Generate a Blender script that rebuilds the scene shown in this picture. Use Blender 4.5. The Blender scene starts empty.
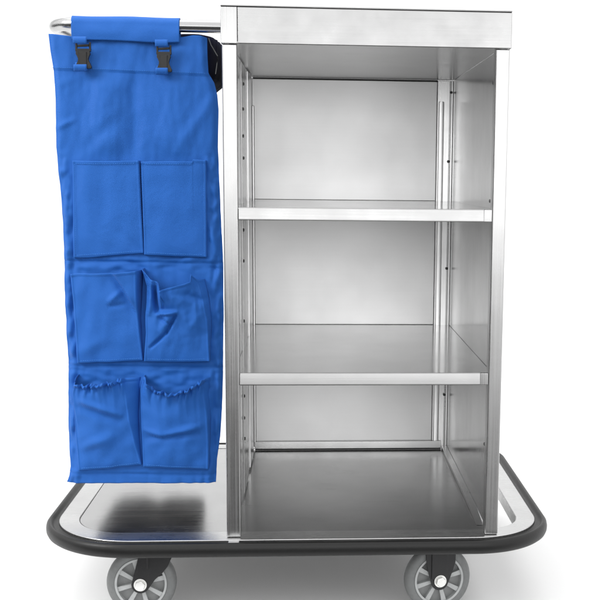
import bpy, bmesh, math, random
from mathutils import Vector, Matrix, noise
random.seed(7)
PI = math.pi
sc = bpy.context.scene
col = sc.collection

# ------------------------------------------------------------------ camera (cart frame: x right, y away, z up, z=0 deck top)
D = dict(f=1111.8, pitch=.1439, yaw=.0693, roll=.0112, cx=389.8, cy=336.8)
CAM = Vector((0.1545735, -1.9360005, 0.6455085))
cp, sp_ = math.cos(D['pitch']), math.sin(D['pitch'])
cw, sw = math.cos(D['yaw']), math.sin(D['yaw'])
cr, sr = math.cos(D['roll']), math.sin(D['roll'])
def toc(v): return Vector((cw*v[0]+sw*v[1], -sw*v[0]+cw*v[1], v[2]))
Fw, Up, Rt = toc((0, cp, -sp_)), toc((0, sp_, cp)), toc((1, 0, 0))
def at(px, py, val, ax=1):
    """reference-photo point -> real point on the plane axis=val"""
    a, b = px-D['cx'], py-D['cy']
    u, v = a*cr+b*sr, -a*sr+b*cr
    r = Rt*(u/D['f']) - Up*(v/D['f']) + Fw
    t = (val-CAM[ax])/r[ax]
    return CAM + r*t

# ------------------------------------------------------------------ helpers
def tag(o, label=None, cat=None, kind=None, group=None):
    if label: o['label'] = label
    if cat: o['category'] = cat
    if kind: o['kind'] = kind
    if group: o['group'] = group
def thing(name, label, cat, loc=(0, 0, 0)):
    o = bpy.data.objects.new(name, None); col.objects.link(o); o.location = loc
    o.empty_display_size = .05
    tag(o, label, cat); return o
def obj(name, bm, mat, parent=None, smooth=None, loc=None):
    me = bpy.data.meshes.new(name)
    bmesh.ops.recalc_face_normals(bm, faces=bm.faces)
    bm.to_mesh(me); bm.free()
    o = bpy.data.objects.new(name, me); col.objects.link(o)
    me.materials.append(mat)
    if smooth is not None:
        for p in me.polygons: p.use_smooth = True
        try: me.set_sharp_from_angle(angle=math.radians(smooth))
        except Exception: pass
    if smooth is not None and smooth < 50:
        wn = o.modifiers.new('normals', 'WEIGHTED_NORMAL'); wn.keep_sharp = True; wn.weight = 90
    if parent: o.parent = parent
    if loc: o.location = loc
    return o
def box(bm, x0, x1, y0, y1, z0, z1, bev=0.0008, seg=2):
    vs = [bm.verts.new((x, y, z)) for x in (x0, x1) for y in (y0, y1) for z in (z0, z1)]
    fs = [(0, 1, 3, 2), (4, 6, 7, 5), (0, 4, 5, 1), (2, 3, 7, 6), (0, 2, 6, 4), (1, 5, 7, 3)]
    F = [bm.faces.new([vs[i] for i in f]) for f in fs]
    if bev:
        es = list({e for f in F for e in f.edges})
        bmesh.ops.bevel(bm, geom=es, offset=bev, segments=seg, affect='EDGES', profile=.5)
def prism(bm, pts, a0, a1, axis='z', bev=0):
    """polygon pts extruded from a0 to a1 along axis"""
    def mk(p, a):
        return {'z': (p[0], p[1], a), 'y': (p[0], a, p[1]), 'x': (a, p[0], p[1])}[axis]
    lo = [bm.verts.new(mk(p, a0)) for p in pts]; hi = [bm.verts.new(mk(p, a1)) for p in pts]
    n = len(pts)
    F = [bm.faces.new(lo), bm.faces.new(hi)]
    for i in range(n): F.append(bm.faces.new((lo[i], lo[(i+1) % n], hi[(i+1) % n], hi[i])))
    if bev:
        es = list({e for f in F[:2] for e in f.edges})
        bmesh.ops.bevel(bm, geom=es, offset=bev, segments=2, affect='EDGES', profile=.5)
def rrect(x0, x1, y0, y1, r, n=14, rs=None):
    rs = rs or (r, r, r, r)
    P = []
    for (cx, cy, a0, rr) in ((x1-rs[0], y0+rs[0], -90, rs[0]), (x1-rs[1], y1-rs[1], 0, rs[1]),
                             (x0+rs[2], y1-rs[2], 90, rs[2]), (x0+rs[3], y0+rs[3], 180, rs[3])):
        for i in range(n+1):
            a = math.radians(a0+90*i/n)
            P.append((cx+rr*math.cos(a), cy+rr*math.sin(a)))
    return P
def tube(bm, path, r, n=20, closed=False):
    rings = []
    m = len(path); path = [Vector(p) for p in path]
    up = Vector((0, 0, 1))
    for i, p in enumerate(path):
        t = (path[min(i+1, m-1)]-path[max(i-1, 0)]).normalized()
        s = t.cross(up)
        if s.length < 1e-4: s = Vector((1, 0, 0))
        s.normalize(); w = s.cross(t).normalized()
        rings.append([bm.verts.new(p+s*(r*math.cos(2*PI*k/n))+w*(r*math.sin(2*PI*k/n))) for k in range(n)])
    for a, b in zip(rings, rings[1:]):
        for k in range(n): bm.faces.new((a[k], a[(k+1) % n], b[(k+1) % n], b[k]))
    bm.faces.new(rings[0]); bm.faces.new(rings[-1])
def lathe_y(bm, prof, c=(0, 0, 0), n=64):
    """profile [(radius, y)] revolved about the y axis (closed profile)"""
    rings = []
    for k in range(n):
        a = 2*PI*k/n
        rings.append([bm.verts.new((c[0]+r*math.cos(a), c[1]+y, c[2]+r*math.sin(a))) for r, y in prof])
    m = len(prof)
    for k in range(n):
        A, B = rings[k], rings[(k+1) % n]
        for j in range(m): bm.faces.new((A[j], A[(j+1) % m], B[(j+1) % m], B[j]))
def lathe_z(bm, prof, c, n=32):
    rings = []
    for k in range(n):
        a = 2*PI*k/n
        rings.append([bm.verts.new((c[0]+r*math.cos(a), c[1]+r*math.sin(a), c[2]+z)) for r, z in prof])
    m = len(prof)
    for k in range(n):
        A, B = rings[k], rings[(k+1) % n]
        for j in range(m): bm.faces.new((A[j], A[(j+1) % m], B[(j+1) % m], B[j]))

# ------------------------------------------------------------------ materials
def newmat(name):
    m = bpy.data.materials.new(name); m.use_nodes = True
    nt = m.node_tree; b = nt.nodes['Principled BSDF']
    return m, nt, b
def steel(name, base=.66, rough=.22, direction='x', bump=.15, var=.05, smud=.10, spread=1.0, rv=.04, mott=1.0):
    m, nt, b = newmat(name); N, L = nt.nodes, nt.links
    tc = N.new('ShaderNodeTexCoord')
    mp = N.new('ShaderNodeMapping')
    mp.inputs['Scale'].default_value = {'x': (4, 500, 500), 'y': (500, 4, 500), 'z': (500, 500, 4)}[direction]
    L.new(tc.outputs['Object'], mp.inputs['Vector'])
    n1 = N.new('ShaderNodeTexNoise'); n1.inputs['Scale'].default_value = 1; n1.inputs['Detail'].default_value = 4
    L.new(mp.outputs['Vector'], n1.inputs['Vector'])
    n2 = N.new('ShaderNodeTexNoise'); n2.inputs['Scale'].default_value = 7; n2.inputs['Detail'].default_value = 5
    n2.inputs['Roughness'].default_value = .6
    L.new(tc.outputs['Object'], n2.inputs['Vector'])
    # roughness = rough + brushed + smudges
    m1 = N.new('ShaderNodeMapRange'); m1.inputs['From Min'].default_value = .3; m1.inputs['From Max'].default_value = .7
    m1.inputs['To Min'].default_value = rough-rv; m1.inputs['To Max'].default_value = rough+rv
    L.new(n1.outputs['Fac'], m1.inputs['Value'])
    m2 = N.new('ShaderNodeMapRange'); m2.inputs['From Min'].default_value = .4; m2.inputs['From Max'].default_value = .7
    m2.inputs['To Min'].default_value = 0; m2.inputs['To Max'].default_value = smud
    L.new(n2.outputs['Fac'], m2.inputs['Value'])
    ad = N.new('ShaderNodeMath'); L.new(m1.outputs[0], ad.inputs[0]); L.new(m2.outputs[0], ad.inputs[1])
    L.new(ad.outputs[0], b.inputs['Roughness'])
    cr_ = N.new('ShaderNodeMapRange'); cr_.inputs['From Min'].default_value = .3; cr_.inputs['From Max'].default_value = .7
    cr_.inputs['To Min'].default_value = base-var; cr_.inputs['To Max'].default_value = base+var
    L.new(n1.outputs['Fac'], cr_.inputs['Value'])
    n6 = N.new('ShaderNodeTexNoise'); n6.inputs['Scale'].default_value = 11; n6.inputs['Detail'].default_value = 6; n6.inputs['Distortion'].default_value = .8
    L.new(tc.outputs['Object'], n6.inputs['Vector'])
    m6 = N.new('ShaderNodeMapRange'); m6.inputs['From Min'].default_value = .35; m6.inputs['From Max'].default_value = .65
    m6.inputs['To Min'].default_value = 1-.04*mott; m6.inputs['To Max'].default_value = 1+.03*mott
    L.new(n6.outputs['Fac'], m6.inputs['Value'])
    mu = N.new('ShaderNodeMath'); mu.operation = 'MULTIPLY'; mu.use_clamp = True; L.new(cr_.outputs[0], mu.inputs[0]); L.new(m6.outputs[0], mu.inputs[1])
    cc = N.new('ShaderNodeCombineColor')
    for i in range(3): L.new(mu.outputs[0], cc.inputs[i])
    L.new(cc.outputs[0], b.inputs['Base Color'])
    b.inputs['Metallic'].default_value = 1
    bp = N.new('ShaderNodeBump'); bp.inputs['Strength'].default_value = bump; bp.inputs['Distance'].default_value = .0002
    L.new(n1.outputs['Fac'], bp.inputs['Height'])
    bp2 = N.new('ShaderNodeBump'); bp2.inputs['Strength'].default_value = .12; bp2.inputs['Distance'].default_value = .005*spread
    n3 = N.new('ShaderNodeTexNoise'); n3.inputs['Scale'].default_value = 5; n3.inputs['Detail'].default_value = 1
    L.new(tc.outputs['Object'], n3.inputs['Vector'])
    L.new(n3.outputs['Fac'], bp2.inputs['Height']); L.new(bp.outputs[0], bp2.inputs['Normal'])
    L.new(bp2.outputs[0], b.inputs['Normal'])
    return m
M = {}
M['post'] = steel('brushed_steel_post', .50, .26, 'z', .2, .05, .05)
M['apron'] = steel('satin_steel_top', .42, .28, 'x', .10, .02, .14)
M['lip'] = steel('bright_steel_lip', .41, .28, 'x', .1, .02, .08)
M['shelf'] = steel('polished_steel_shelf', .57, .12, 'x', .08, .02, .05)
M['wall'] = steel('satin_steel_wall', .66, .18, 'z', .06, .012, .06)
M['back'] = steel('satin_steel_back', .93, .47, 'x', 0, .008, .025, .25, 0, .3)
M['back'].node_tree.nodes['Principled BSDF'].inputs['Metallic'].default_value = .85
M['ceil'] = steel('satin_steel_underside', .54, .24, 'x', .02, .006, .03, .3, .01, .5)
M['strip'] = steel('bright_steel_strip', .88, .30, 'z', .03, .01, .03)
M['deck'] = steel('worn_steel_deck', .37, .20, 'x', .04, .02, .06)
M['frame'] = steel('steel_frame', .52, .26, 'x', .12, .04, .08)
M['chrome'] = steel('steel_tube', .44, .22, 'x', .05, .03, .04)
M['bracket'] = steel('steel_bracket', .76, .28, 'z', .08, .03, .06)
def plain(name, c, rough, metal=0, spec=.5, nscale=0, nb=0):
    m, nt, b = newmat(name); N, L = nt.nodes, nt.links
    b.inputs['Base Color'].default_value = (*c, 1); b.inputs['Roughness'].default_value = rough
    b.inputs['Metallic'].default_value = metal; b.inputs['Specular IOR Level'].default_value = spec
    tc = N.new('ShaderNodeTexCoord'); n = N.new('ShaderNodeTexNoise')
    n.inputs['Scale'].default_value = nscale or 60; n.inputs['Detail'].default_value = 6
    L.new(tc.outputs['Object'], n.inputs['Vector'])
    mx = N.new('ShaderNodeMix'); mx.data_type = 'RGBA'
    mx.inputs['A'].default_value = (*[v*.8 for v in c], 1); mx.inputs['B'].default_value = (*[min(1, v*1.2) for v in c], 1)
    L.new(n.outputs['Fac'], mx.inputs['Factor']); L.new(mx.outputs['Result'], b.inputs['Base Color'])
    mr = N.new('ShaderNodeMapRange'); mr.inputs['To Min'].default_value = rough-.08; mr.inputs['To Max'].default_value = min(1, rough+.08)
    L.new(n.outputs['Fac'], mr.inputs['Value']); L.new(mr.outputs[0], b.inputs['Roughness'])
    if nb:
        bp = N.new('ShaderNodeBump'); bp.inputs['Strength'].default_value = nb; bp.inputs['Distance'].default_value = .0004
        L.new(n.outputs['Fac'], bp.inputs['Height']); L.new(bp.outputs[0], b.inputs['Normal'])
    return m
M['rubber'] = plain('black_rubber', (.010, .010, .010), .42, 0, .3, 200, .3)
M['plastic'] = plain('black_plastic', (.014, .0135, .013), .42, 0, .4, 300, .2)
M['fork'] = plain('black_coated_steel', (.012, .012, .013), .38, 0, .4, 300, .2)
M['tyre'] = plain('grey_tyre_rubber', (.15, .155, .155), .55, 0, .4, 150, .2)
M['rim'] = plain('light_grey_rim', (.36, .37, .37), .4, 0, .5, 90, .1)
M['disc'] = plain('shaded_grey_disc', (.20, .205, .205), .5, 0, .4, 90, .1)  # darker than the rim: shade of the spoke cavities put into the colour
M['bolt'] = plain('zinc_bolt', (.8, .8, .78), .3, .6, .5, 100, .1)
M['rivet'] = plain('dark_rivet', (.10, .10, .10), .45, .6)
M['dark'] = plain('dark_gap_backing', (.05, .05, .05), .6)  # near-black, gives the gaps their shade by colour
def fabric(name, c, dark=False):
    m, nt, b = newmat(name); N, L = nt.nodes, nt.links
    tc = N.new('ShaderNodeTexCoord')
    n = N.new('ShaderNodeTexNoise'); n.inputs['Scale'].default_value = 9; n.inputs['Detail'].default_value = 5
    L.new(tc.outputs['Object'], n.inputs['Vector'])
    mx = N.new('ShaderNodeMix'); mx.data_type = 'RGBA'
    mx.inputs['A'].default_value = (c[0]*.8, c[1]*.88, c[2]*.9, 1); mx.inputs['B'].default_value = (c[0]*1.18, c[1]*1.1, c[2]*1.05, 1)
    L.new(n.outputs['Fac'], mx.inputs['Factor'])
    # twill weave
    w = N.new('ShaderNodeTexWave'); w.wave_type = 'BANDS'; w.bands_direction = 'DIAGONAL'
    w.inputs['Scale'].default_value = 260; w.inputs['Distortion'].default_value = 1.2; w.inputs['Detail'].default_value = 2
    L.new(tc.outputs['Object'], w.inputs['Vector'])
    n4 = N.new('ShaderNodeTexNoise'); n4.inputs['Scale'].default_value = 700; n4.inputs['Detail'].default_value = 2
    L.new(tc.outputs['Object'], n4.inputs['Vector'])
    ad = N.new('ShaderNodeMath'); L.new(w.outputs['Fac'], ad.inputs[0]); L.new(n4.outputs['Fac'], ad.inputs[1])
    mm = N.new('ShaderNodeMix'); mm.data_type = 'RGBA'; mm.blend_type = 'MULTIPLY'; mm.inputs['Factor'].default_value = 1
    mr = N.new('ShaderNodeMapRange'); mr.inputs['From Max'].default_value = 2; mr.inputs['To Min'].default_value = .92; mr.inputs['To Max'].default_value = 1.08
    L.new(ad.outputs[0], mr.inputs['Value']); L.new(mx.outputs['Result'], mm.inputs['A'])
    cc = N.new('ShaderNodeCombineColor')
    for i in range(3): L.new(mr.outputs[0], cc.inputs[i])
    L.new(cc.outputs[0], mm.inputs['B']); L.new(mm.outputs['Result'], b.inputs['Base Color'])
    bp = N.new('ShaderNodeBump'); bp.inputs['Strength'].default_value = .55; bp.inputs['Distance'].default_value = .0005
    L.new(ad.outputs[0], bp.inputs['Height'])
    n5 = N.new('ShaderNodeTexNoise'); n5.inputs['Scale'].default_value = 26; n5.inputs['Detail'].default_value = 3; n5.inputs['Distortion'].default_value = .6
    L.new(tc.outputs['Object'], n5.inputs['Vector'])
    bp2 = N.new('ShaderNodeBump'); bp2.inputs['Strength'].default_value = .35; bp2.inputs['Distance'].default_value = .003
    L.new(n5.outputs['Fac'], bp2.inputs['Height']); L.new(bp.outputs[0], bp2.inputs['Normal'])
    L.new(bp2.outputs[0], b.inputs['Normal'])
    b.inputs['Roughness'].default_value = .6; b.inputs['Specular IOR Level'].default_value = .22
    b.inputs['Sheen Weight'].default_value = 0 if dark else .06; b.inputs['Sheen Roughness'].default_value = .4
    b.inputs['Sheen Tint'].default_value = (.5, .7, 1, 1)
    return m
M['blue'] = fabric('blue_twill_fabric', (.017, .116, .45))
M['navy'] = fabric('dark_navy_net', (.005, .006, .022), True)
M['navy'].node_tree.nodes['Principled BSDF'].inputs['Roughness'].default_value = .95

# ------------------------------------------------------------------ dimensions
W = .49; DEP = .66
ZT, ZA = .9258, .8630
S1, S2 = .5886, .2989
LIN, RIN = .014, .4735
FL = -.166

# ------------------------------------------------------------------ cart
cart = thing('service_cart', 'stainless steel housekeeping cart with two shelves, black bumper and grey wheels', 'service cart', (0, 0, 0))

# posts
for (x0, x1, y0, y1) in ((0, .0252, 0, .025), (W-.0240, W, 0, .025)):
    bm = bmesh.new(); box(bm, x0, x1, y0, y1, .0005, ZA-.001, .0022, 3); obj('post', bm, M['post'], cart, 40)
# rear posts (outer corners)
for (x0, x1) in ((0, .0095), (W-.012, W)):
    bm = bmesh.new(); box(bm, x0, x1, DEP-.02, DEP+.006, .0005, ZA-.001, .0015, 2); obj('post', bm, M['post'], cart, 40)
# side panels
bm = bmesh.new(); box(bm, .0100, LIN, .0255, DEP-.001, .004, ZA-.001, .0004, 1); obj('side_panel', bm, M['wall'], cart, 40)
bm = bmesh.new(); box(bm, RIN, .4777, .0255, DEP-.001, .004, ZA-.001, .0004, 1); obj('side_panel', bm, M['wall'], cart, 40)
# back panel in three sheets on a backing
bm = bmesh.new()
box(bm, LIN+.0016, .4362, DEP-.010, DEP-.006, S1+.0004, ZA-.0040, .0010, 2)
box(bm, LIN+.0016, .4362, DEP-.010, DEP-.006, S2+.0006, S1-.0040, .0010, 2)
box(bm, LIN+.0016, .4362, DEP-.010, DEP-.006, .004, S2-.0040, .0010, 2)
box(bm, .0098, W-.0125, DEP-.0005, DEP+.004, .004, ZA-.001, 0)
obj('back_panel', bm, M['back'], cart, 40)
bm = bmesh.new(); box(bm, LIN+.0034, .4376, DEP-.0104, DEP-.0062, ZA-.0040, ZA-.0006, 0); obj('seam', bm, M['dark'], cart, 40)  # dark strip filling the ceiling joint, its shade put in as colour
# rear right upright + rounded strips (and their left twin)
bm = bmesh.new()
box(bm, .4376, RIN-.0004, DEP-.013, DEP-.006, .004, ZA-.0015, .0012, 2)
obj('upright', bm, M['bracket'], cart, 40)
def half_strip(x0, x1, z0, z1, y, bul=.005):
    bm = bmesh.new(); n = 10; P = []
    for i in range(n+1):
        a = PI*i/n; P.append(((x0+x1)/2-(x1-x0)/2*math.cos(a), y-bul*math.sin(a)))
    prism(bm, P, z0, z1, 'z', .002); return bm
obj('bright_strip', half_strip(.4400, .4530, .006, .8148, DEP-.0132, .0018), M['strip'], cart, 40)  # added bright strip, stands for the upright's face lit below the top's shade
bm = bmesh.new(); box(bm, RIN-.0085, RIN-.0045, DEP-.0165, DEP-.0132, .006, ZA-.003, .0012, 2); obj('edge_trim', bm, M['lip'], cart, 40)
obj('bright_strip', half_strip(LIN+.0002, LIN+.0062, .006, .800, DEP-.013, .003), M['strip'], cart, 40)
# slotted rail on left wall
bm = bmesh.new(); box(bm, LIN+.0001, LIN+.0030, DEP-.20, DEP-.07, .006, ZA-.004, .0008, 2); obj('slotted_rail', bm, M['bracket'], cart, 40)
bm = bmesh.new(); box(bm, LIN+.0001, LIN+.0022, DEP-.40, DEP-.26, .006, ZA-.004, .0008, 2); obj('slotted_rail', bm, M['post'], cart, 40)

# rivets
def rivet(p, n, r=.0032):
    bm = bmesh.new()
    bmesh.ops.create_uvsphere(bm, u_segments=14, v_segments=8, radius=r)
    s = [1, 1, 1]; s[n] = .45
    for v in bm.verts: v.co = Vector((v.co[0]*s[0], v.co[1]*s[1], v.co[2]*s[2]))+p
    obj('rivet', bm, M['rivet'], cart, 60)
for (x, y) in ((451.3, 92.5), (448.5, 161.5), (446.7, 268.5), (444.3, 394.7)): rivet(at(x, y, DEP-.0165), 1)
for (x, y) in ((493.3, 83), (489.8, 201), (484.4, 444)): rivet(at(x, y, RIN, 0), 0, .0035)
for (x, y) in ((243.6, 84), (243.3, 109), (243.3, 136), (243.7, 158), (243.7, 230), (243.9, 261), (244.2, 321), (244.5, 396), (244.6, 418), (244.9, 438.5)):
    rivet(at(x, y, LIN+.003, 0), 0, .0034)

# ceiling / top
bm = bmesh.new()
box(bm, -.0015, W+.0020, -.0035, DEP+.006, ZT-.003, ZT, .0012, 2)          # top sheet
box(bm, .0268, W+.0020, -.0035, .0000, ZA-.0004, ZT-.0034, .0014, 3)       # front apron
box(bm, -.0015, .0000, .0006, DEP+.006, ZA-.0004, ZT-.0034, .0005, 1)
box(bm, W+.0004, W+.0020, .0006, DEP+.006, ZA-.0004, ZT-.0034, .0005, 1)
box(bm, .0004, W, DEP+.0045, DEP+.006, ZA-.0004, ZT-.0034, .0005, 1)
obj('top_tray', bm, M['apron'], cart, 40)
bm = bmesh.new(); box(bm, -.0015, .0260, -.0033, .0000, ZA-.0004, ZT-.0034, .0009, 3); obj('corner_cap', bm, M['post'], cart, 40)

bm = bmesh.new(); box(bm, .0005, W-.0005, .0003, DEP+.004, ZA, ZA+.004, .0006, 1); obj('underside_panel', bm, M['ceil'], cart, 40)
# shelves
for z, name in ((S1, 'shelf'), (S2, 'shelf')):
    bm = bmesh.new()
    box(bm, LIN+.0004, RIN-.0004, .004, DEP-.0110, z-.0030, z, .0006, 1)
    sh = obj(name, bm, M['shelf'], cart, 40)
    bm = bmesh.new()   # folded front lip, leaning slightly so its face looks up
    P = [(.0038, z+.0004), (.0018, z+.0002), (.0006, z-.0012), (-.0012, z-.0190), (-.0008, z-.0212), (.0010, z-.0216), (.0038, z-.0206)]
    prism(bm, P, .0262, .4512, 'x'); obj('front_lip', bm, M['lip'], sh, 30)
    bm = bmesh.new(); box(bm, .4515, .4657, .0004, .0038, z-.0212, z-.0002, .0008, 2); obj('lip_end', bm, M['post'], sh, 40)  # end piece shaped to carry the lip's grayer reflection
    bm = bmesh.new(); box(bm, .03, .47, .20, .23, z-.0170, z-.0034, .001, 2); obj('stiffener', bm, M['wall'], sh, 40)

# deck : ring frame, plate, bumper
OX0, OX1, OY0, OY1 = -.3230, .5790, -.0125, .7000
IX0, IX1, IY0, IY1 = -.2850, .5430, .0345, .6640
def ring(bm, O, I, z0, z1, bev=.0015):
    n = len(O)
    A = [bm.verts.new((*p, z1)) for p in O]; B = [bm.verts.new((*p, z1)) for p in I]
    C = [bm.verts.new((*p, z0)) for p in O]; E = [bm.verts.new((*p, z0)) for p in I]
    for i in range(n):
        j = (i+1) % n
        for q in ((A[i], A[j], B[j], B[i]), (C[i], E[i], E[j], C[j]), (A[i], C[i], C[j], A[j]), (B[i], B[j], E[j], E[i])): bm.faces.new(q)
    es = [bm.edges.get((L_[i], L_[(i+1) % n])) for L_ in (A, B) for i in range(n)]
    bmesh.ops.bevel(bm, geom=es, offset=bev, segments=3, affect='EDGES', profile=.5)
bm = bmesh.new()
ring(bm, rrect(OX0, OX1, OY0, OY1, .130, 20, (.13, .13, .13, .155)), rrect(IX0, IX1, IY0, IY1, .078, 20, (.078, .078, .078, .100)), -.026, 0)
deck = obj('deck_frame', bm, M['frame'], cart, 35)
bm = bmesh.new()
prism(bm, rrect(IX0+.0012, .4905, IY0+.0012, IY1-.0012, .05, 20, (.003, .003, .077, .099)), -.0050, -.0012, 'z', .0008)
obj('deck_plate', bm, M['deck'], cart, 35)
bm = bmesh.new()
prism(bm, rrect(IX0+.004, .4895, IY0+.004, IY1-.004, .05, 20, (.003, .003, .074, .096)), -.0240, -.0058, 'z')
box(bm, .475, .4950, IY0+.0005, IY1-.0005, -.0256, -.0054, .0005, 1)
obj('deck_core', bm, M['dark'], cart, 35)
# inner rails on the deck
bm = bmesh.new(); prism(bm, [(.060, -.0008), (DEP-.014, -.0008), (DEP-.014, .0075), (.150, .0075)], .4600, RIN-.0006, 'x', .0006); obj('floor_rail', bm, M['bracket'], cart, 40)
bm = bmesh.new(); box(bm, LIN+.0034, .4590, DEP-.020, DEP-.0135, .0030, .0200, .0010, 2); obj('floor_rail', bm, M['frame'], cart, 40)
bm = bmesh.new(); box(bm, LIN+.0034, .4590, DEP-.016, DEP-.0135, -.0008, .0026, 0); obj('rail_gap_shade', bm, M['dark'], cart, 40)  # dark filler under the rear rail, gap shade as colour
# bumper
prof = [(.0004, -.0050), (.0070, -.0075), (.0115, -.0052), (.0135, -.0012), (.0165, .0004), (.0200, -.0010), (.0228, -.0050), (.0240, -.0110),
        (.0236, -.0170), (.0212, -.0225), (.0170, -.0258), (.0110, -.0270), (.0004, -.0270)]
bm = bmesh.new(); rings = []
base = rrect(OX0, OX1, OY0, OY1, .130, 26, (.13, .13, .13, .155))
n = len(base)
for i in range(n):
    a = Vector(base[i-1]); b = Vector(base[(i+1) % n]); t = (b-a).normalized(); nr = Vector((t.y, -t.x))
    rings.append([bm.verts.new((base[i][0]+nr.x*o, base[i][1]+nr.y*o, z)) for o, z in prof])
m_ = len(prof)
for i in range(n):
    A, B = rings[i], rings[(i+1) % n]
    for j in range(m_): bm.faces.new((A[j], A[(j+1) % m_], B[(j+1) % m_], B[j]))
obj('bumper', bm, M['rubber'], cart, 60)
# foot of the left post
bm = bmesh.new(); box(bm, .004, .0235, OY0-.0120, OY0-.0010, -.0052, -.0006, .0010, 2); obj('post_foot', bm, M['frame'], cart, 40)

# rail for the bag
RZ, RY, RR = .9086, .15, .0113
path = [(-.0016, RY, RZ), (-.05, RY, RZ), (-.12, RY, RZ), (-.2, RY, RZ)]
rb = .062; XL = -.3190
for i in range(0, 13):
    a = PI/2*i/12
    path.append((XL+rb-rb*math.sin(a), RY+rb-rb*math.cos(a), RZ))
path.append((XL, .4, RZ))
for i in range(0, 13):
    a = PI/2*i/12
    path.append((XL+rb-rb*math.cos(a), .60-rb+rb*math.sin(a), RZ))
path += [(-.1, .60, RZ), (-.0020, .60, RZ)]
bm = bmesh.new(); tube(bm, path, RR, 28); obj('hanging_rail', bm, M['chrome'], cart, 60)

# casters
def wheel_parts(parent, c, r=.0635):
    bm = bmesh.new()
    ro, ri, h = r, r-.0165, .0135
    P = [(ri, -h+.001), (ri+.003, -h), (ro-.006, -h), (ro-.002, -h+.004), (ro, -h+.009), (ro, h-.009), (ro-.002, h-.004), (ro-.006, h), (ri+.003, h), (ri, h-.001)]
    lathe_y(bm, P, c, 72); obj('tyre', bm, M['tyre'], parent, 50)
    bm = bmesh.new()
    lathe_y(bm, [(ri-.0035, -h-.0004), (ri+.0004, -h-.0008), (ri+.0004, h+.0008), (ri-.0035, h+.0004)], c, 72)      # bright ring
    lathe_y(bm, [(.004, -h-.0005), (.0145, -h-.0005), (.0165, -h+.004), (.0165, h-.004), (.0145, h+.0005), (.004, h+.0005)], c, 40)
    for k in range(8):
        a = 2*PI*k/8+.25; d = Vector((math.cos(a), 0, math.sin(a))); s = Vector((-math.sin(a), 0, math.cos(a)))
        for sg in (-1, 1):
            q = []
            for (rad, wd) in ((.0150, .0030), (ri-.0030, .0046)):
                for e in (-1, 1):
                    for yy in (.0038, h-.002): q.append(bm.verts.new(Vector(c)+d*rad+s*wd*e+Vector((0, sg*yy, 0))))
            for f in ((0, 1, 3, 2), (4, 6, 7, 5), (0, 4, 5, 1), (2, 3, 7, 6), (1, 5, 7, 3), (0, 2, 6, 4)): bm.faces.new([q[i] for i in f])
    obj('rim', bm, M['rim'], parent, 35)
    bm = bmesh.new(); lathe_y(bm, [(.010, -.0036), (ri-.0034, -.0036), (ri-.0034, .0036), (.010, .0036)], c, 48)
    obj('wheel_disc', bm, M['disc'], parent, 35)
def bolt(parent, c, y0):
    bm = bmesh.new()
    prism(bm, [(c[0]+.0098*math.cos(PI/3*k+.3), c[2]+.0098*math.sin(PI/3*k+.3)) for k in range(6)], y0-.0062, y0, 'y', .0016)
    prism(bm, [(c[0]+.0118*math.cos(2*PI*k/24), c[2]+.0118*math.sin(2*PI*k/24)) for k in range(24)], y0, y0+.0012, 'y')
    obj('axle_bolt', bm, M['bolt'], parent, 30)
def swivel_caster(pos, rz=0, trail=True):
    """pos = swivel axis on the deck underside"""
    ca = bpy.data.objects.new('caster', None); col.objects.link(ca); ca.empty_display_size = .03
    ca.location = pos; ca.rotation_euler = (0, 0, rz); ca.parent = cart
    drop = FL+.0635-pos[2]
    c = (-.030 if trail else -.002, 0, drop)
    wheel_parts(ca, c)
    bm = bmesh.new()
    if trail:
        P = []
        for i in range(13):
            a = PI+PI*i/12*.85; P.append((c[0]+.0165*math.cos(a), c[2]+.0165*math.sin(a)))
        P += [(c[0]+.026, c[2]+.010), (c[0]+.038, c[2]+.019), (c[0]+.050, c[2]+.034), (c[0]+.058, c[2]+.052), (c[0]+.062, -.008), (c[0]+.001, -.008), (c[0]-.006, c[2]+.040)]
    else:
        P = []
        for i in range(13):
            a = PI+PI*i/12; P.append((c[0]+.0165*math.cos(a), c[2]+.0165*math.sin(a)-.002))
        P += [(c[0]+.024, c[2]+.016), (c[0]+.030, c[2]+.034), (c[0]+.031, -.008), (c[0]-.029, -.008), (c[0]-.026, c[2]+.034), (c[0]-.021, c[2]+.012)]
    for s in (-1, 1):
        y0 = s*.0190; prism(bm, P, min(y0, y0-s*.003), max(y0, y0-s*.003), 'y', .0008)
    cx_ = c[0]+.031 if trail else c[0]
    box(bm, cx_-.030, cx_+.030, -.0190, .0190, -.0100, -.0065, .001, 1)
    if trail:   # pressed rib on the fork cheek
        box(bm, c[0]+.012, c[0]+.0155, -.0205, -.0186, c[2]+.030, -.012, .0008, 1)
    else:
        box(bm, c[0]-.0170, c[0]+.0150, -.0215, -.0186, c[2]+.004, -.010, .0014, 2)
    obj('fork', bm, M['fork'], ca, 35)
    bm = bmesh.new()
    lathe_z(bm, [(.004, -.0066), (.028, -.0066), (.031, -.0045), (.031, -.0025), (.004, -.0025)], (cx_, 0, 0))
    box(bm, cx_-.038, cx_+.038, -.034, .034, -.0024, -.0003, .0005, 1)
    obj('mounting_plate', bm, M['fork'], ca, 35)
    bolt(ca, c, -.0204 if trail else -.0222)
    return ca
bl = at(140.2, 591.5, .040); br = at(440.2, 589.0, .040)
swivel_caster((bl.x+.030, .062, -.0262), 0, True)
swivel_caster((br.x-.002, .062, -.0262), math.radians(11), False)
swivel_caster((bl.x+.030, .61, -.0262), math.radians(160), True)
swivel_caster((br.x-.012, .61, -.0262), math.radians(20), True)

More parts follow.
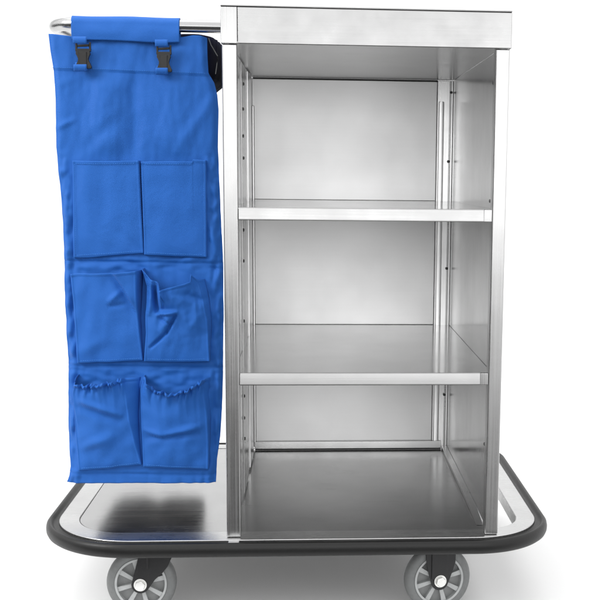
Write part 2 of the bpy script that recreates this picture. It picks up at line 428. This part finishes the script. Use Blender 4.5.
# ------------------------------------------------------------------ bag
bag = thing('hanging_organizer', 'blue fabric organizer with six pockets buckled over the side rail', 'organizer bag', (-.170, .147, .0))
BO = Vector(bag.location)
BY = .147
def fn(x, y, z=0, s=1.0): return noise.noise(Vector((x*s, y*s, z)))
def interp(P, t):
    """P list of (key, val): piecewise smooth"""
    if t <= P[0][0]: return P[0][1]
    for (a, va), (b, vb) in zip(P, P[1:]):
        if t <= b:
            k = (t-a)/(b-a); return va+(vb-va)*k
    return P[-1][1]
def sstep(a, b, x):
    k = max(0, min(1, (x-a)/(b-a))); return k*k*(3-2*k)
def gauss(x, s): return math.exp(-(x/s)**2)
def line_fold(px, py, x0, y0, x1, y1, w):
    """signed ridge around a segment in photo units: returns (falloff, side)"""
    dx, dy = x1-x0, y1-y0; L2 = dx*dx+dy*dy
    t = ((px-x0)*dx+(py-y0)*dy)/L2; tc = max(0, min(1, t))
    qx, qy = x0+dx*tc, y0+dy*tc
    d = math.hypot(px-qx, py-qy)
    endf = 1-max(0, abs(t-.5)-.5)*2
    return gauss(d, w)*(math.sin(PI*max(0.02, min(.98, .08+.84*tc)))**.5)
def cloth(name, grid, parent, mat, th=.0011, smooth=180):
    bm = bmesh.new()
    V = [[bm.verts.new(Vector(p)-BO) for p in row] for row in grid]
    for a, b in zip(V, V[1:]):
        for i in range(len(a)-1): bm.faces.new((a[i], a[i+1], b[i+1], b[i]))
    me = bpy.data.meshes.new(name); bm.to_mesh(me); bm.free()
    o = bpy.data.objects.new(name, me); col.objects.link(o); me.materials.append(mat)
    for p in me.polygons: p.use_smooth = True
    so = o.modifiers.new('thickness', 'SOLIDIFY'); so.thickness = th; so.offset = 0
    o.parent = parent; return o
def W3(px, py, d):
    n1 = 1-abs(noise.noise(Vector((px/30, py/38, 11.3))))*2.2
    n2 = 1-abs(noise.noise(Vector((px/9+.5*n1, py/11, 2.3))))*2.4
    d = d*1.6+.0008*n1+.00012*n2
    """photo point on the bag plane, pulled d metres towards the front"""
    p = at(px, py, BY); return (p.x, BY-d, p.z)

Ledge = [(33, 48.2), (50, 50), (67, 52.7), (84, 54.2), (100, 55), (147, 55.8), (190, 60), (223, 62.6), (257, 64), (290, 64.2), (320, 65.6), (350, 67), (377, 68.3), (410, 67.8), (443, 68.3), (467, 70.2), (476, 69), (483, 66.3)]
Redge = [(36, 206.7), (60, 207.4), (73, 208.2), (83, 214), (95, 217), (110, 218.3), (147, 217.5), (180, 219), (207, 220), (257, 222.6), (310, 223.3), (340, 223.0), (377, 222.5), (410, 221.6), (437, 220), (460, 216.7), (483, 215.6)]
def top_y(px):   # top edge of the panel
    return interp([(48, 33.5), (60, 35), (72, 36.5), (125, 38), (176, 38), (184, 37), (193, 35.3), (200, 35.5), (207, 37.5)], px)
def panel_d(px, py):
    d = 0
    d += .0016*(1-sstep(-.9, .9, py-interp([(50, 69), (130, 72), (208, 75.3)], px)))          # upper hem band lies on top
    up = sstep(60, 90, py)*(1-sstep(135, 165, py))
    d += up*(.006*gauss(px-108, 17)+.005*gauss(px-172, 20)-.0035*gauss(px-134, 7))
    d += .0030*(1-sstep(40, 75, py))*fn(px/26, py/30, 3.3)
    d += .0016*fn(px/15, py/55, 1.7)+.0007*fn(px/6, py/15, 7.7)
    # crumpled side strips beside the pockets
    side = max(gauss(px-interp(Ledge, py)-5, 7), gauss(interp(Redge, py)-px-6, 8))
    d += side*sstep(140, 170, py)*(.0042*fn(px/7, py/16, 5.1)+.0018*fn(px/5, py/7, 2.1))
    # seams between rows
    for sy in (262, 366.5, 474): d += -.0013*gauss(py-sy-.02*(px-140), 1.3)+.0008*gauss(py-sy+3, 1.8)
    d += .0022*sstep(255, 262, py)*(1-sstep(268, 276, py))*fn(px/14, py/6, 9.9)
    d += .0022*sstep(366, 370, py)*(1-sstep(384, 392, py))*fn(px/12, py/6, 4.9)
    d += .0014*sstep(474, 483, py)*fn(px/11, 1, 8.1)
    d -= .004*gauss(px-interp(Ledge, py), 3)+.005*gauss(px-interp(Redge, py), 3.5)
    d += .0012*(line_fold(px, py, 60, 84, 96, 70, 5))
    d += .0018*line_fold(px, py, 57, 128, 74, 120, 3)+.0022*line_fold(px, py, 178, 150, 212, 100, 6)
    d += -.002*line_fold(px, py, 84, 150, 120, 118, 7)
    return d
NU, NV = 170, 330
g = []
for j in range(NV+1):
    row = []
    for i in range(NU+1):
        u = i/NU; v = j/NV
        # follow the edges
        py = 35+(483-35)*v
        x0, x1 = interp(Ledge, py), interp(Redge, py); px = x0+(x1-x0)*u
        if v < .12:
            ty = top_y(px); py = ty+(35+(483-35)*.12-ty)*(v/.12)
            x0, x1 = interp(Ledge, py), interp(Redge, py); px = x0+(x1-x0)*u
        py2 = py
        if v > .97: py2 += .6*fn(px/12, 0, 5)*(v-.97)/.03
        row.append(W3(px, py2, panel_d(px, py)))
    g.append(row)
panel = cloth('back_sheet', g, bag, M['blue'], .0014)

def pl(P, t):   # polyline by normalised length
    L = [0]
    for a, b in zip(P, P[1:]): L.append(L[-1]+math.hypot(b[0]-a[0], b[1]-a[1]))
    s = t*L[-1]
    for k in range(len(P)-1):
        if s <= L[k+1] or k == len(P)-2:
            q = (s-L[k])/(L[k+1]-L[k]); return (P[k][0]+(P[k+1][0]-P[k][0])*q, P[k][1]+(P[k+1][1]-P[k][1])*q)
def pocket(T, B, L, R, df, gl, gr, label=None, nu=90, nv=100, dedge=None, sk=6, ruf=0):
    """T,B left->right; L,R top->bottom (photo outline). df(u,v,px,py)=depth. gl/gr = gusset spread (photo px at the panel)"""
    g = []
    for j in range(nv+1):
        v = j/nv; row = []
        l, r = pl(L, v), pl(R, v)
        for i in range(nu+1):
            u = i/nu; t, b = pl(T, u), pl(B, u)
            x = (1-v)*t[0]+v*b[0]+(1-u)*l[0]+u*r[0]-((1-u)*(1-v)*T[0][0]+u*(1-v)*T[-1][0]+(1-u)*v*B[0][0]+u*v*B[-1][0])
            y = (1-v)*t[1]+v*b[1]+(1-u)*l[1]+u*r[1]-((1-u)*(1-v)*T[0][1]+u*(1-v)*T[-1][1]+(1-u)*v*B[0][1]+u*v*B[-1][1])
            if ruf: y += ruf*math.exp(-v*26)*(math.sin(u*42+4*math.sin(u*13+ruf))+.4*math.sin(u*97))
            d = df(u, v, x, y)
            hem = .0008*(1-sstep(.02, .035, v))+.0006*(gauss(u-.012, .012)+gauss(u-.988, .012))
            row.append((x, y, d+hem))
        out = []
        for k in range(sk):
            q = k/sk; x, y, d = row[0]; e = gl(v)*(1-q)
            out.append(W3(x+e, y, -.001+(d+.001)*q**.8))
        for x, y, d in row: out.append(W3(x, y, d))
        for k in range(1, sk+1):
            q = 1-k/sk; x, y, d = row[-1]; e = gr(v)*(1-q)
            out.append(W3(x+e, y, -.001+(d+.001)*q**.8))
        g.append(out)
    # bottom closes back to the sheet
    last = g[-1]; bb = []
    for p in last: bb.append((p[0], BY+.001, p[2]-.0006))
    g.append(bb)
    o = cloth('pocket', g, bag, M['blue'], .0010)
    if label: o['label'] = label
    return o
z0 = lambda v: 0
# row 1, flat envelopes
def d1(u, v, x, y): return .0034+.0060*math.sin(PI*min(1, u*.9+.05))*(1-v)**.6*.9+.0040*(u**3)*(1-v*.6)+.0016*fn(x/16, y/26, 1.2)-.0016*line_fold(x, y, 122, 232, 143, 262-8, 5)
pocket([(73.7, 160.7), (105, 161.4), (139.5, 160.7)], [(74.5, 257.3), (88, 257.6), (110, 255.4), (144, 252.7)],
       [(73.7, 160.7), (74, 210), (74.5, 257.3)], [(139.5, 160.7), (141.5, 205), (144, 252.7)], d1, z0, lambda v: 1.2*(1-v))
def d2(u, v, x, y): return .0034+.0052*math.sin(PI*min(1, u*.9+.05))*(1-v)**.6+.0022*(1-u)**3+.0018*fn(x/17, y/26, 4.2)
pocket([(142, 161.7), (170, 161.4), (193, 161.6), (193.5, 159.4), (206.3, 160.3)], [(145.2, 254.3), (175, 256), (206.7, 256.8)],
       [(142, 161.7), (143.8, 205), (145.2, 254.3)], [(206.3, 160.3), (206.5, 210), (206.7, 256.8)], d2, z0, z0)
# row 2 left : wide pocket with a diagonal fold at its upper right
def d3(u, v, x, y):
    d = .0050+.0080*(1-v)**.8*math.sin(PI*min(1, u*.85+.1))+.0080*u**2*(1-v)**.7
    fx = interp([(271, 115), (285, 124), (300, 132), (318, 139)], y)
    d += (.0085*sstep(-2.5, 3.5, x-fx)-.0020*gauss(x-fx+3, 4))*(1-sstep(295, 320, y))
    d += .0028*line_fold(x, y, 112, 300, 122, 291, 3)-.0022*line_fold(x, y, 112, 305, 126, 303, 2.6)
    d += .0020*fn(x/13, y/20, 6.6)+.0016*line_fold(x, y, 80, 352, 104, 340, 6)
    return d
pocket([(72.1, 273.6), (80, 272.3), (92.7, 272.6), (116, 271.7), (138.9, 269.2)], [(78.7, 362), (110, 361.2), (143.5, 359.4)],
       [(72.1, 273.6), (74.5, 296.7), (76.8, 330), (78.7, 362)], [(138.9, 269.2), (139, 292), (139.4, 317), (141.5, 340), (143.5, 359.4)],
       d3, z0, lambda v: 4.5*(1-v)**1.2, nu=110, nv=110)
# row 2 right : slumped, crumpled pocket
def d4(u, v, x, y):
    d = .0080+.0170*(1-v)**.8*math.sin(PI*min(1, u*.8+.15))
    # big Z fold
    d += .0080*line_fold(x, y, 163, 287, 164, 303, 2.4)
    d -= .0100*line_fold(x, y, 157, 286, 159, 310, 2.2)
    d += .0055*line_fold(x, y, 160, 312, 178, 310.5, 2.0)
    d -= .0065*line_fold(x, y, 177.5, 313, 168, 331, 1.7)+.0050*line_fold(x, y, 168, 331, 152, 346, 1.7)
    d += .0030*line_fold(x, y, 172, 313, 163, 329, 3.6)
    d -= .0030*line_fold(x, y, 161, 316, 171, 322, 1.8)
    d += .0045*line_fold(x, y, 155, 276, 151, 312, 2.6)
    d -= .0040*line_fold(x, y, 186, 292, 204, 300, 4)
    d += .0022*line_fold(x, y, 190, 330, 206, 306, 5)
    d += .0024*fn(x/9, y/13, 2.6)*(1-v*.6)+.0012*fn(x/5, y/6, 1.1)*(1-v)
    return d
pocket([(144.2, 268), (153, 277.5), (160.5, 280), (162, 288.3), (172, 285.6), (183, 283), (192, 280.2), (192.3, 273), (198, 279)],
       [(145.4, 360), (175, 360.6), (210, 360)],
       [(144.2, 268), (149, 285), (148.5, 300), (147.2, 315), (147.5, 331), (145.4, 360)], [(198, 279), (201.5, 290), (204.6, 301), (208.2, 320), (210, 360)],
       d4, z0, lambda v: 7*(1-v), nu=120, nv=120)
# row 3 : gathered tops
def gather(u, v, ph, k=1.0):
    s = 0
    for fr, dk, am in ((21, 12, 1.1), (37, 16, 1.1), (64, 26, .6)):
        s += am*math.exp(-v*dk*(1+.5*math.sin(u*11+ph+fr)))*math.sin(u*fr+3.2*math.sin(u*6+ph+fr)+ph+v*5*math.sin(u*9+fr))
    s += 2.2*math.exp(-v*10)*noise.noise(Vector((u*15+ph, v*3, ph)))
    return k*.0032*s+k*.0034*gauss(v-.022, .024)*(1+.7*math.sin(u*66+5*math.sin(u*15+ph)))
def d5(u, v, x, y):
    d = .0050+.0110*math.sin(PI*min(1, u*.95+.05))*(1-v)**.5+.0095*(u**3)*(1-v)**.8
    d += gather(u, v, .4)
    d += .0035*line_fold(x, y, 84, 399, 122, 412, 3.2)-.0030*line_fold(x, y, 82, 405, 120, 419, 4)
    d += .0030*line_fold(x, y, 84, 446, 112, 434, 5)+.0020*fn(x/12, y/14, 3.6)
    d -= .0010*gauss(v-.05, .012)
    return d
pocket([(79, 374), (77.5, 381), (84, 381.5), (88.3, 383.2), (93, 381.6), (97, 382), (102.5, 381), (108, 379), (112, 380), (118, 378.2), (126, 376)],
       [(79.8, 469), (110, 467), (142, 463)],
       [(79, 374), (74.6, 386), (75.2, 405), (77, 431), (79.8, 469)], [(126, 376), (127.5, 390), (131, 416.7), (136, 440), (142, 463)],
       d5, z0, lambda v: 15*(1-v)**1.1+.4, nu=150, nv=130, ruf=.75)
def d6(u, v, x, y):
    d = .0055+.0145*math.sin(PI*min(1, u*.9+.05))*(1-v)**.5+.0040*(1-u)**3*(1-v)
    d += gather(u, v, 2.1, 1.15)
    d += .0030*line_fold(x, y, 147, 428, 166, 433, 3)+.0036*line_fold(x, y, 164, 433, 200, 424, 3.4)-.0034*line_fold(x, y, 150, 436, 198, 432, 3.5)
    d += .0020*fn(x/11, y/14, 9.6)-.0010*gauss(v-.05, .012)
    return d
pocket([(145.5, 374.5), (149, 379), (153, 382), (156, 386), (161, 387.5), (166, 387), (171, 390), (178, 389.4), (183, 386.6), (189, 386.5), (194, 383), (200, 380), (206, 376)],
       [(144.4, 465), (175, 467), (208.7, 467.8)],
       [(145.5, 374.5), (142.2, 388), (142.8, 425), (144.4, 465)], [(206, 376), (205, 392), (208, 416.7), (208.9, 440), (208.7, 467.8)],
       d6, z0, lambda v: 5*(1-v), nu=150, nv=130, ruf=.85)
# thread of the seams
M['thread'] = plain('pale_blue_thread', (.045, .19, .56), .7, 0, .2, 400)
bm = bmesh.new()
def stitches(P, dd, step=3.1, on=2.0):
    L = sum(math.hypot(b[0]-a[0], b[1]-a[1]) for a, b in zip(P, P[1:])); t = 1.0
    while t+on < L:
        (xa, ya), (xb, yb_) = pl(P, t/L), pl(P, (t+on)/L)
        da = dd if not callable(dd) else dd(xa, ya); db = dd if not callable(dd) else dd(xb, yb_)
        a, b = Vector(W3(xa, ya, da))-BO, Vector(W3(xb, yb_, db))-BO
        tube(bm, [a+Vector((0, -.0007, 0)), (a+b)/2+Vector((0, -.0012, 0)), b+Vector((0, -.0007, 0))], .00042, 5); t += step
pockets = [o for o in bag.children if o.name.split('.')[0] == 'pocket']
def seam(parent, *runs):
    global bm
    for P, f in runs:
        bm = bmesh.new(); stitches(P, f, 2.2, 1.4)
        obj('stitching', bm, M['thread'], parent, 60)
def edge(df, x0, w_, v): return lambda x, y: df((x-x0)/w_, v, x, y)+.0013
seam(panel, ([(51, 67.4), (90, 69), (130, 70.4), (206, 73.6)], panel_d))
seam(pockets[0], ([(75.8, 163), (76.2, 210), (76.6, 255.2)], lambda x, y: d1(.03, (y-161)/95, x, y)+.0012), ([(76, 163.4), (105, 164), (137, 163.3)], edge(d1, 74, 66, .03)), ([(77, 255), (110, 253), (142, 250.4)], edge(d1, 74, 69, .975)))
seam(pockets[1], ([(204.2, 163), (204.4, 210), (204.6, 254.6)], lambda x, y: d2(.97, (y-161)/95, x, y)+.0012), ([(145, 164), (170, 164), (192, 164.2)], edge(d2, 142, 65, .03)), ([(147, 252), (175, 253.6), (204, 254.4)], edge(d2, 145, 62, .975)))
seam(pockets[2], ([(81, 359.6), (110, 358.8), (141, 357.2)], edge(d3, 78.7, 65, .975)))
seam(pockets[3], ([(148, 357.6), (175, 358.2), (207, 357.6)], edge(d4, 145, 65, .975)))
seam(pockets[4], ([(82, 466.4), (110, 464.6), (140, 460.8)], edge(d5, 80, 62, .975)))
seam(pockets[5], ([(147, 462.6), (175, 464.6), (206, 465.4)], edge(d6, 144.4, 64, .975)))

# flap over the rail
g = []
R2 = RR+.0022
prof = []
zb = at(120, 40.5, .137).z
for k in range(12): prof.append((RY-R2-.0016*math.sin(PI*k/12), zb+(RZ-zb)*k/12))
for k in range(17):
    a = PI*k/16; prof.append((RY-R2*math.cos(a), RZ+R2*math.sin(a)))
for k in range(1, 9): prof.append((RY+R2-.009*k/8, RZ-.022*k/8))
for j, (y, z) in enumerate(prof):
    row = []
    for i in range(91):
        u = i/90
        xl = at(71.3, 30, RY-R2).x; xr = at(179.4, 32, RY-R2).x
        x = xl+(xr-xl)*u
        lo = max(0, 1-j/12)
        zz = z-lo*(.0020*u-.0010*math.sin(u*7))-.0006*math.sin(u*9)
        yy = y-(.0012*fn(u*6, j/9, 2)+.0014*lo*fn(u*4, j/6, 8))
        row.append((x, yy, zz))
    g.append(row)
flap = cloth('flap', g, bag, M['blue'], .0014)
# dark net liner sack hanging inside the rail behind the organizer
g = []
for j in range(70):
    v = j/69; z = .896+(.060-.896)*v; row = []
    top = 1-sstep(.08, .135, v)
    xl, xr = -.288+.016*v, -.080+.052*top
    y0, y1 = .176, .480-.02*v
    cx, cy, hx, hy = (xl+xr)/2, (y0+y1)/2, (xr-xl)/2, (y1-y0)/2
    for i in range(121):
        a = 2*PI*i/120; c_, s_ = math.cos(a), math.sin(a)
        k = 1/((abs(c_)**6+abs(s_)**6)**(1/6))
        k *= 1-(.20*v*math.exp(-(c_/.3)**2) if s_ > 0 else 0)
        k *= 1+.035*fn(c_*3, s_*3, v*5)+.02*fn(c_*9, s_*9, v*9)
        row.append((cx+hx*k*c_, cy+hy*k*s_, z+.006*fn(c_*2, s_*2, 4)))
    g.append(row)
c0 = g[-1]; mx_, my_ = sum(p[0] for p in c0)/121, sum(p[1] for p in c0)/121
for q in (.93, .6, .3, .02): g.append([(mx_+(p[0]-mx_)*q, my_+(p[1]-my_)*q, p[2]-.006+.010*(1-q)*abs(fn(p[0]*12, p[1]*12, q))) for p in c0])
liner = cloth('liner', g, bag, M['navy'], .0012)
g = []   # pale drawcord on the net
bm = bmesh.new()
tube(bm, [Vector(at(*q, .165))-BO for q in ((208.6, 38), (211, 45), (214, 50), (217.5, 56), (217, 64), (215.5, 74))], .0009, 8)
obj('drawcord', bm, M['tyre'], liner, 60)
def strap_piece(parent, name, x0, x1, y0, y1, d0, d1, mat, bulge=.0):
    g = []
    for j in range(9):
        v = j/8; row = []
        for i in range(9):
            u = i/8; px = x0+(x1-x0)*u; py = y0+(y1-y0)*v
            row.append(W3(px, py, d0+(d1-d0)*v+bulge*math.sin(PI*v)))
        g.append(row)
    return cloth(name, g, parent, mat, .0014)
# buckles with webbing
def buckle(x0, y0, x1, y1, tilt=0):
    c = at((x0+x1)/2, (y0+y1)/2, BY-.016)
    p0 = at(x0, y0, BY-.016); p1 = at(x1, y1, BY-.016)
    w = (p1.x-p0.x)/2; h = (p0.z-p1.z)/2
    s1 = strap_piece(bag, 'strap', x0+1.2, x1-2.2, y0-3.4, y0+3, .017, .0165, M['blue'], .0012)
    s2 = strap_piece(bag, 'strap', x0+1.4, x1-2.6, y1-3, y1+3.2, .0150, .0125, M['blue'], .0014)
    s3 = strap_piece(bag, 'strap', x0+1.6, x1-2.8, y1+2.4, y1-6, .0115, .0060, M['blue'], .0)
    bm = bmesh.new()
    def pr(P, ya, yb): prism(bm, [(c.x+a*w, c.z+b*h) for a, b in P], ya, yb, 'y', .0006)
    Y = BY-.016
    # ladder frame at the top
    pr([(-.95, 1), (-.72, 1), (-.72, .45), (-.95, .45)], Y-.002, Y+.002)
    pr([(.72, 1), (.95, 1), (.95, .45), (.72, .45)], Y-.002, Y+.002)
    pr([(-.95, .50), (.95, .50), (.95, .30), (-.95, .30)], Y-.003, Y+.0025)
    pr([(-.70, .80), (.70, .86), (.70, .68), (-.70, .62)], Y-.0012, Y+.0015)
    # socket body with waisted sides
    pr([(-.86, .34), (.80, .34), (.86, .10), (.70, -.08), (.56, -.26), (.60, -.42), (.82, -.62), (1.0, -.86), (.92, -1), (-.88, -1), (-.98, -.84),
        (-.78, -.60), (-.60, -.42), (-.58, -.26), (-.74, -.08), (-.90, .10)], Y-.0042, Y+.0032)
    pr([(-.50, .24), (.46, .24), (.34, -.30), (.44, -.74), (-.44, -.74), (-.38, -.30)], Y-.0058, Y-.0040)
    o = obj('buckle', bm, M['plastic'], bag, 35)
    o.data.transform(Matrix.Translation(-BO))
buckle(74.9, 42, 92, 68.8); buckle(156, 45, 172.2, 72.2)

# ------------------------------------------------------------------ setting: studio sweep
def quick_sweep():
    bm = bmesh.new()
    prof = [(-.20, FL)]
    yb, r = 3.2, 1.2
    prof.append((.5, FL)); prof.append((1.2, FL)); prof.append((yb-r, FL))
    for k in range(1, 25):
        a = PI/2*k/24; prof.append((yb-r+r*math.sin(a), FL+r-r*math.cos(a)))
    prof.append((yb, 4.2))
    A = [[bm.verts.new((x, y, z)) for y, z in prof] for x in (-4.5, -1.5, .1, 1.7, 4.8)]
    for a, b in zip(A, A[1:]):
        for i in range(len(prof)-1): bm.faces.new((a[i], b[i], b[i+1], a[i+1]))
    return bm
M['paper'] = plain('white_seamless_paper', (.80, .80, .80), .8, 0, .2, 3)
nt = M['paper'].node_tree
for nd in nt.nodes:
    if nd.bl_idname == 'ShaderNodeMix':
        nd.inputs['A'].default_value = (.83, .83, .83, 1); nd.inputs['B'].default_value = (.87, .87, .87, 1)
o = obj('floor', quick_sweep(), M['paper'], None, 180); tag(o, kind='structure')

# world: a white studio, darker below the horizon in front
w = bpy.data.worlds.new('World'); sc.world = w; w.use_nodes = True
nt = w.node_tree; N, L = nt.nodes, nt.links
bg = N['Background']
tc = N.new('ShaderNodeTexCoord'); sx = N.new('ShaderNodeSeparateXYZ'); L.new(tc.outputs['Generated'], sx.inputs[0])
cl = N.new('ShaderNodeClamp'); cl.inputs['Min'].default_value = -.25; cl.inputs['Max'].default_value = .25; L.new(sx.outputs['X'], cl.inputs['Value'])
ad = N.new('ShaderNodeMath'); ad.operation = 'MULTIPLY_ADD'; L.new(cl.outputs[0], ad.inputs[0]); ad.inputs[1].default_value = .7; L.new(sx.outputs['Z'], ad.inputs[2])
ra = N.new('ShaderNodeValToRGB'); L.new(ad.outputs[0], ra.inputs[0])
mr = N.new('ShaderNodeMapRange'); mr.inputs['From Min'].default_value = -.5; mr.inputs['From Max'].default_value = .5
L.new(ad.outputs[0], mr.inputs['Value']); L.new(mr.outputs[0], ra.inputs[0])
e = ra.color_ramp.elements
e[0].position = 0; e[0].color = (.06, .06, .06, 1)
e[1].position = 1; e[1].color = (1, 1, 1, 1)
for pos, v in ((.13, .03), (.27, .09), (.39, .28), (.50, .68), (.58, .95)):
    x = e.new(pos); x.color = (v, v, v, 1)
L.new(ra.outputs[0], bg.inputs['Color']); bg.inputs['Strength'].default_value = 1.5

def area(name, loc, target, sx_, sy_, power):
    l = bpy.data.lights.new(name, 'AREA'); l.shape = 'RECTANGLE'; l.size = sx_; l.size_y = sy_; l.energy = power
    o = bpy.data.objects.new(name, l); col.objects.link(o); o.location = loc
    d = Vector(target)-Vector(loc); o.rotation_euler = d.to_track_quat('-Z', 'Y').to_euler()
    tag(o, kind='structure'); return o
area('area_lamp', (.1, .9, 3.0), (.1, .9, 0), 3.4, 2.6, 26)
area('area_lamp', (-2.2, -1.2, 2.0), (-.1, .1, .4), 1.1, 1.1, 64)
area('area_lamp', (.35, -3.6, .86), (.3, .3, .60), 2.6, .95, 17)  # unseen front fill, added to brighten the back panels inside the cabinet

# camera
cd = bpy.data.cameras.new('camera'); co = bpy.data.objects.new('camera', cd); col.objects.link(co); sc.camera = co
Rc = Rt*cr+Up*sr; Uc = -Rt*sr+Up*cr
m = Matrix((( Rc.x, Uc.x, -Fw.x, CAM.x), (Rc.y, Uc.y, -Fw.y, CAM.y), (Rc.z, Uc.z, -Fw.z, CAM.z), (0, 0, 0, 1)))
co.matrix_world = m
cd.sensor_width = 36; cd.sensor_fit = 'HORIZONTAL'; cd.lens = D['f']*36/600
cd.shift_x = (300-D['cx'])/600; cd.shift_y = (D['cy']-300)/600
cd.clip_start = .05; cd.clip_end = 100
vs = sc.view_settings; vs.view_transform = 'Standard'; vs.look = 'None'; vs.gamma = 1; vs.exposure = 0
sc.render.engine = 'CYCLES'
sc.cycles.max_bounces = 10; sc.cycles.glossy_bounces = 8; sc.cycles.diffuse_bounces = 5
